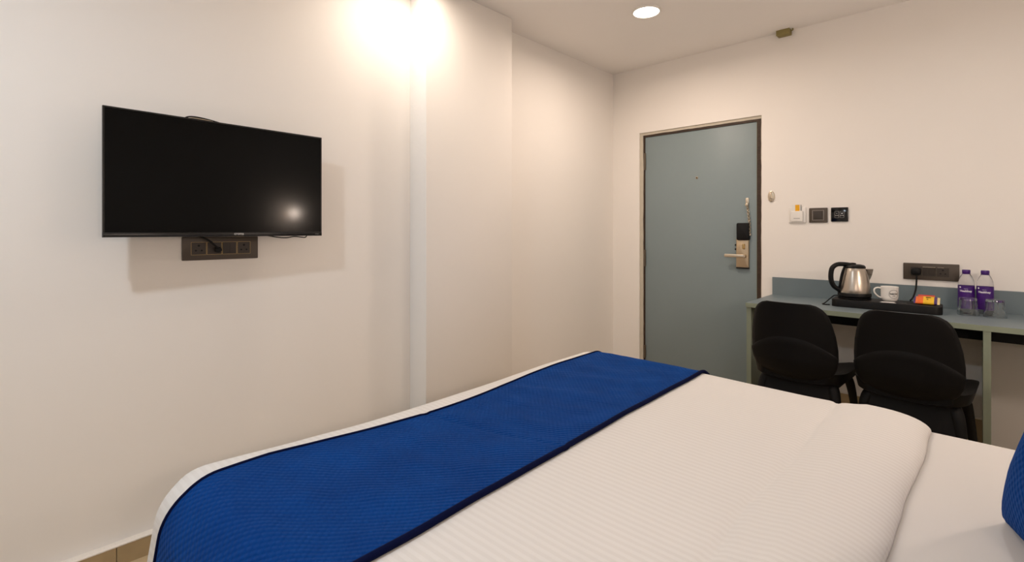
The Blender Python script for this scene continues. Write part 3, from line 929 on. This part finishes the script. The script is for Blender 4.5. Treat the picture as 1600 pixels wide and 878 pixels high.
# ---------------------------------------------------------------- bottles
def make_bottle(x, y, rot, label):
    t = thing('water_bottle', label, 'bottle', (x, y, TZ), rot, 'purple-labelled water bottles')
    prof = [(0, 0.004), (0.022, 0.002), (0.028, 0.0), (0.031, 0.004), (0.032, 0.012), (0.032, 0.130), (0.0325, 0.136), (0.0320, 0.150), (0.0290, 0.168), (0.0225, 0.186), (0.0155, 0.199), (0.0135, 0.204), (0.0135, 0.212), (0.0, 0.212)]
    lathe('bottle_body', prof, M_pet, t, 40, 60)
    wprof = [(0, 0.006), (0.027, 0.004), (0.0300, 0.012), (0.0300, 0.130), (0.0303, 0.150), (0.0275, 0.167), (0, 0.167)]
    lb = lathe('label_sleeve', [(0.0324, 0.022), (0.0330, 0.0225), (0.0330, 0.1375), (0.0324, 0.138)], M_purple, t, 40, 30)
    lathe('cap', [(0, 0.203), (0.0160, 0.203), (0.0165, 0.205), (0.0165, 0.218), (0.0155, 0.220), (0, 0.220)], M_purple, t, 32)
    lathe('neck_ring', [(0.0135, 0.197), (0.0175, 0.198), (0.0175, 0.2005), (0.0135, 0.2015)], M_purple, t, 32)
    def on(u, v):
        a = R(-90) + u / 0.0332
        return (0.0333 * math.cos(a), 0.0333 * math.sin(a), v)
    lettering('label_lettering', 'Healthey', 0.0140, M_inkw, lb, lambda u, v: on(u, 0.111 + v), bold=0.0005, split=2)
    lettering('label_lettering', 'natural', 0.0055, M_inkw, lb, lambda u, v: on(u, 0.123 + v), split=2)
    bm = bmesh.new()
    add_prism(bm, [(a, b) for a, b in circ(0.0045, 14)], 0, 0.0004, 0, lambda u, v, q: on(u - 0.024, 0.130 + v))
    bmesh.ops.remove_doubles(bm, verts=bm.verts, dist=1e-7)
    link_mesh('label_dot', bm, M_inkw, lb)
    return t
make_bottle(-0.044, 3.490, R(-2), 'water bottle with purple label, the one beside the socket plate')
make_bottle(0.027, 3.488, R(-6), 'water bottle with purple label, the one farther from the socket plate')

# ---------------------------------------------------------------- upturned tumblers
def make_glass(x, y, label):
    t = thing('tumbler', label, 'glass', (x, y, TZ + 0.0002), 0, 'upturned clear tumblers')
    prof = [(0.0420, 0.0), (0.0425, 0.002), (0.0418, 0.016), (0.0400, 0.027), (0.0372, 0.031), (0.0355, 0.036), (0.0330, 0.084), (0.0320, 0.086), (0.0, 0.086),
            (0.0, 0.075), (0.0300, 0.074), (0.0330, 0.036), (0.0350, 0.030), (0.0380, 0.026), (0.0395, 0.015), (0.0400, 0.0)]
    lathe('tumbler_wall', prof, M_glass, t, 40, 30, closed=True)
    bm = bmesh.new()
    # raised flutes round the wall
    for k in range(10):
        a = 2 * math.pi * k / 10
        p = [Vector((r * math.cos(a), r * math.sin(a), z)) for r, z in ((0.0352, 0.042), (0.0340, 0.062), (0.0331, 0.082))]
        add_tube(bm, p, 0.0011, 6)
    link_mesh('flutes', bm, M_glass, t, smooth=True)
    return t
make_glass(-0.036, 3.372, 'upturned clear tumbler before the bottle beside the socket plate')
make_glass(0.061, 3.372, 'upturned clear tumbler before the bottle farther from the socket plate')

# ---------------------------------------------------------------- bed
BX0, BX1, BY0, BY1 = -1.373, 0.60, 0.385, 2.045      # inner rectangle where the cloth starts to turn down
ZT = 0.572
base = thing('bed', 'dark wooden bed frame with headboard under the white bedding', 'bed', ((BX0 + BX1) / 2, 1.2, 0))
bx, by = (BX0 + BX1) / 2, 1.2
box('base_box', -1.40 - bx, 0.62 - bx, 0.33 - by, 2.10 - by, 0.06, 0.27, M_wood, base, bevel=0.01)
for px in (-1.33, 0.55):
    for py in (0.40, 2.03):
        box('foot', px - 0.03 - bx, px + 0.03 - bx, py - 0.03 - by, py + 0.03 - by, 0, 0.062, M_black, base)
box('headboard', 0.655 - bx, 0.715 - bx, 0.15 - by, 2.25 - by, 0.0, 1.10, M_wood, base, bevel=0.008)

# mattress in a plain fitted sheet
bm = bmesh.new()
add_box(bm, -1.41, 0.64, 0.335, 2.115, 0.27, 0.532)
es = [e for e in bm.edges]
bmesh.ops.bevel(bm, geom=es, offset=0.05, segments=6, affect='EDGES', profile=0.5)
mt = link_mesh('mattress', bm, M_sheet, None, smooth=True, auto=60)
tag(mt, 'mattress in a plain white fitted sheet at the pillow end', 'mattress')

RT = 0.115
def drape(a, b, lift=0.0):
    """cloth coordinates (a along x, b along y) laid over the bed: returns point and outward normal"""
    ia = max(BX0, a); ib = min(max(b, BY0), BY1)
    oxv, oyv = a - ia, b - ib
    L = math.hypot(oxv, oyv)
    r = 0.100
    if L < 1e-9:
        h = v = 0.0; ang = 0.0; d = (0.0, 0.0)
    else:
        d = (oxv / L, oyv / L)
        # quarter turn then a nearly vertical fall
        r = 0.100 + (RT - 0.100) * d[1] ** 2
        arc = r * R(82)
        if L < arc:
            ang = L / r
            h = r * math.sin(ang); v = r * (1 - math.cos(ang))
        else:
            ang = R(82)
            h = r * math.sin(ang) + (L - arc) * math.cos(R(82)); v = r * (1 - math.cos(ang)) + (L - arc) * math.sin(R(82))
    nrm = Vector((d[0] * math.sin(ang), d[1] * math.sin(ang), math.cos(ang)))
    # soft unevenness of the bedding
    n1 = noise.noise((a * 2.1, b * 2.1, 0.4)) * 0.006 + noise.noise((a * 6.0, b * 6.0, 3.1)) * 0.0018
    p = Vector((ia + d[0] * h, ib + d[1] * h, ZT - v))
    fall = min(1.0, L / 0.3)
    if L > 0.08:
        tang = (a if abs(oyv) > abs(oxv) else b) + 0.3 * math.atan2(oyv, oxv)
        n1 += 0.010 * fall * math.sin(tang * 16.0) + 0.008 * fall * noise.noise((tang * 9, 2.2, 0))
    p += nrm * (n1 + lift)
    wgt = max(0.0, min(1.0, (-1.0 - a) / 0.35)); wgt = wgt * wgt * (3 - 2 * wgt)
    p.x -= 0.016 * max(0.0, min(1.0, (0.6 - b) / 0.25)) * wgt
    p.x += -0.041 * (1 - math.exp(-((b - 1.05) / 0.42) ** 2)) * wgt
    return p, nrm

def duvet_extra(a, b):
    """relief of the folded-back head end of the duvet"""
    z = -0.007 * math.exp(-((a + 0.365 + 0.02 * noise.noise((b * 3, 0, 0))) / 0.012) ** 2)
    z += 0.022 * math.exp(-((a + 0.215) / 0.085) ** 2)
    return z

def cloth_mesh(name, rows, m, thick, parent=None, solid=True):
    """rows: grid of (point, (u, v))"""
    me = bpy.data.meshes.new(name)
    nr, nc = len(rows), len(rows[0])
    verts = [c[0] for r in rows for c in r]
    faces = [(i * nc + j, (i + 1) * nc + j, (i + 1) * nc + j + 1, i * nc + j + 1) for i in range(nr - 1) for j in range(nc - 1)]
    me.from_pydata([tuple(v) for v in verts], [], faces)
    uvl = me.uv_layers.new(name='UVMap')
    uvs = [c[1] for r in rows for c in r]
    for l in me.loops:
        uvl.data[l.index].uv = uvs[l.vertex_index]
    for p in me.polygons:
        p.use_smooth = True
    me.materials.append(m)
    o = bpy.data.objects.new(name, me)
    COL.objects.link(o)
    if parent:
        o.parent = parent
    if solid:
        md = o.modifiers.new('thickness', 'SOLIDIFY')
        md.thickness = thick
        md.offset = -1
    return o

HANG = 0.40
# duvet: foot drop to the folded head end
END = -0.108
avals = []
a = BX0 - HANG
while a < BX0 + 0.1:
    avals.append(a); a += 0.014
while a < -0.50:
    avals.append(a); a += 0.022
while a < END - 0.165:
    avals.append(a); a += 0.010
na = len(avals)
bvals = []
b = BY0 - HANG
while b < BY1 + HANG:
    bvals.append(b); b += 0.014 if (b < BY0 + 0.1 or b > BY1 - 0.1) else 0.024
rows = []
for a in avals:
    row = []
    for b in bvals:
        p, nrm = drape(a, b)
        p = p + nrm * duvet_extra(a, b)
        row.append((p, (a, b)))
    rows.append(row)
# rounded roll-under at the head end
a_last = avals[-1]
for k in range(1, 23):
    ang = R(180) * k / 22
    row = []
    for b in bvals:
        wav = 0.010 * noise.noise((b * 2.5, 5.0, 0)) + 0.004 * noise.noise((b * 9, 1.0, 0))
        p, nrm = drape(a_last, b)
        p = p + nrm * duvet_extra(a_last, b)
        fx = END - a_last + wav - 0.024 * (2.06 - b)
        dz = 0.057
        if ang <= R(90):
            q = math.sin(ang)
            px_, pz_ = fx * q, -(dz - 0.010) * (1 - math.sqrt(max(0.0, 1 - q ** 2.6)))
        else:
            px_, pz_ = fx - 0.045 * (1 - math.sin(ang)), -(dz - 0.010) - 0.010 * (1 - math.sin(ang))
        row.append((p + Vector((px_, 0, 0)) + nrm * pz_, (a_last + fx * min(1.0, ang / R(90)), b)))
    rows.append(row)
duv = cloth_mesh('duvet', rows, M_duvet, 0.012)
tag(duv, 'white satin-striped duvet folded back near the pillows', 'duvet')

# blue runner across the foot of the bed
def run_lo(b):      # edge towards the foot
    return -1.338 + 0.030 * math.exp(-((b - 1.05) / 0.42) ** 2) + 0.002 * math.sin(b * 7) + 0.030 * max(0.0, min(1.0, (BY0 + 0.12 - b) / 0.2))
def run_hi(b):      # edge towards the pillows
    return -0.818 - 0.030 * (b - 0.5) / 1.6 + 0.003 * math.sin(b * 3.1)
rows = []
NRA = 44
bb = []
b = BY0 - 0.36
while b < BY1 + 0.34:
    bb.append(b); b += 0.012
for i in range(NRA + 1):
    row = []
    for b in bb:
        a = run_lo(b) + (run_hi(b) - run_lo(b)) * i / NRA
        p, nrm = drape(a, b, 0.007)
        wr = 0.0065 * noise.noise((a * 5 + b * 3, b * 9 - a * 4, 4.0)) + 0.003 * noise.noise((a * 14, b * 16, 9.0))
        cr = -0.0035 * math.exp(-((b - 1.02 - 0.25 * (a + 1.1)) / 0.008) ** 2)
        ew = min(1.0, min(i, NRA - i) / 6.0)
        p = p + nrm * (max(wr, -0.002) * ew + cr + 0.001)
        row.append((p, (a, b)))
    rows.append(row)
runner = cloth_mesh('bed_runner', rows, M_quilt, 0.005)
tag(runner, 'royal blue embossed bed runner across the white duvet', 'bed runner')
for edge, rad in ((0, 0.0045), (NRA, 0.0075)):
    path = [Vector(c[0]) + Vector((0, 0, 0.0)) for c in rows[edge]]
    bm = bmesh.new()
    add_tube(bm, path, rad, 8)
    link_mesh('piping', bm, M_navy, runner, smooth=True)

# ---------------------------------------------------------------- cushion and pillows
def cushion_mesh(name, wd, ht, th, m, parent, n=26, pinch=0.06, seed=0.0):
    """square cushion in its local x (width) z (height), thickness y"""
    bm = bmesh.new()
    uvl = bm.loops.layers.uv.new('UVMap')
    F, B = [], []
    for j in range(n + 1):
        v = -1 + 2 * j / n
        rf, rb = [], []
        for i in range(n + 1):
            u = -1 + 2 * i / n
            k = max(0.0, (1 - abs(u) ** 2.6)) * max(0.0, (1 - abs(v) ** 2.6))
            t = th / 2 * k ** 0.42
            sx = 1 - pinch * (v * v) * 0 - pinch * (1 - v * v) * 0.6
            x = u * wd / 2 * (1 - pinch * (1 - v * v)) ; z = v * ht / 2 * (1 - pinch * (1 - u * u))
            wob = 0.008 * noise.noise((u * 2, v * 2, seed)) + 0.004 * noise.noise((u * 6, v * 6, seed + 3))
            rf.append((bm.verts.new((x, -t + wob * k, z)), (x, z)))
            if 0 < i < n and 0 < j < n:
                rb.append((bm.verts.new((x, t + wob * k, z)), (x, z)))
            else:
                rb.append(rf[-1])
        F.append(rf); B.append(rb)
    for j in range(n):
        for i in range(n):
            for G in (F, B):
                q = [G[j][i], G[j][i + 1], G[j + 1][i + 1], G[j + 1][i]]
                try:
                    f = bm.faces.new([c[0] for c in q])
                except ValueError:
                    continue
                for l, c in zip(f.loops, q):
                    l[uvl].uv = c[1]
    return link_mesh(name, bm, m, parent, smooth=True)
cu = thing('cushion', 'royal blue embossed cushion leaning against the white pillows', 'cushion', (0.133, 1.334, 0.536), R(20))
cb = cushion_mesh('cushion_cover', 0.46, 0.44, 0.17, M_quilt, cu, pinch=0.05, seed=2.0)
# face looks to the foot (-x); leaning back
cb.matrix_local = Matrix.Translation((0.055, 0, 0.205)) @ Matrix.Rotation(R(17), 4, 'Y') @ Matrix.Rotation(R(-90), 4, 'Z')
for yy, lab in ((1.66, 'plump white pillow against the headboard on the desk side'), (0.80, 'plump white pillow against the headboard behind the blue cushion')):
    pw = thing('pillow', lab, 'pillow', (0.43, yy, 0.530), 0, 'white bed pillows')
    pc = cushion_mesh('pillow_case', 0.66, 0.42, 0.17, M_sheet, pw, pinch=0.04, seed=yy)
    pc.matrix_local = Matrix.Translation((0.06, 0, 0.175)) @ Matrix.Rotation(R(38), 4, 'Y') @ Matrix.Rotation(R(-90), 4, 'Z')

# ---------------------------------------------------------------- bedside wall lamp (seen as the glow on the screen), added fill lamp
def wall_lamp(y, label):
    wl = thing('wall_lamp', label, 'lamp', (XR, y, 1.35), 0, 'warm bedside wall lamps')
    lb_ = bmesh.new()
    add_prism(lb_, circ(0.045, 28), 0, 0.018, 0.004, lambda u, v, q: (-q, u, v))
    link_mesh('wall_rose', lb_, M_brass, wl, smooth=True, auto=40)
    tube('lamp_arm', [(-0.015, 0, 0), (-0.05, 0, 0.0), (-0.075, 0, -0.004)], 0.007, M_brass, wl, 10, 5)
    lb_ = bmesh.new()
    add_lathe(lb_, [(0, -0.045), (0.025, -0.040), (0.042, -0.018), (0.045, 0.0), (0.042, 0.018), (0.025, 0.040), (0, 0.045)], 28, -0.115, 0)
    link_mesh('lamp_globe', lb_, M_bulb, wl, smooth=True)
    return wl
wall_lamp(2.262, 'small warm globe wall lamp on the desk side of the headboard')
wall_lamp(0.14, 'added unseen warm globe fill lamp beside the headboard end away from the desk')  # unseen second lamp, added as warm fill for walls and ceiling
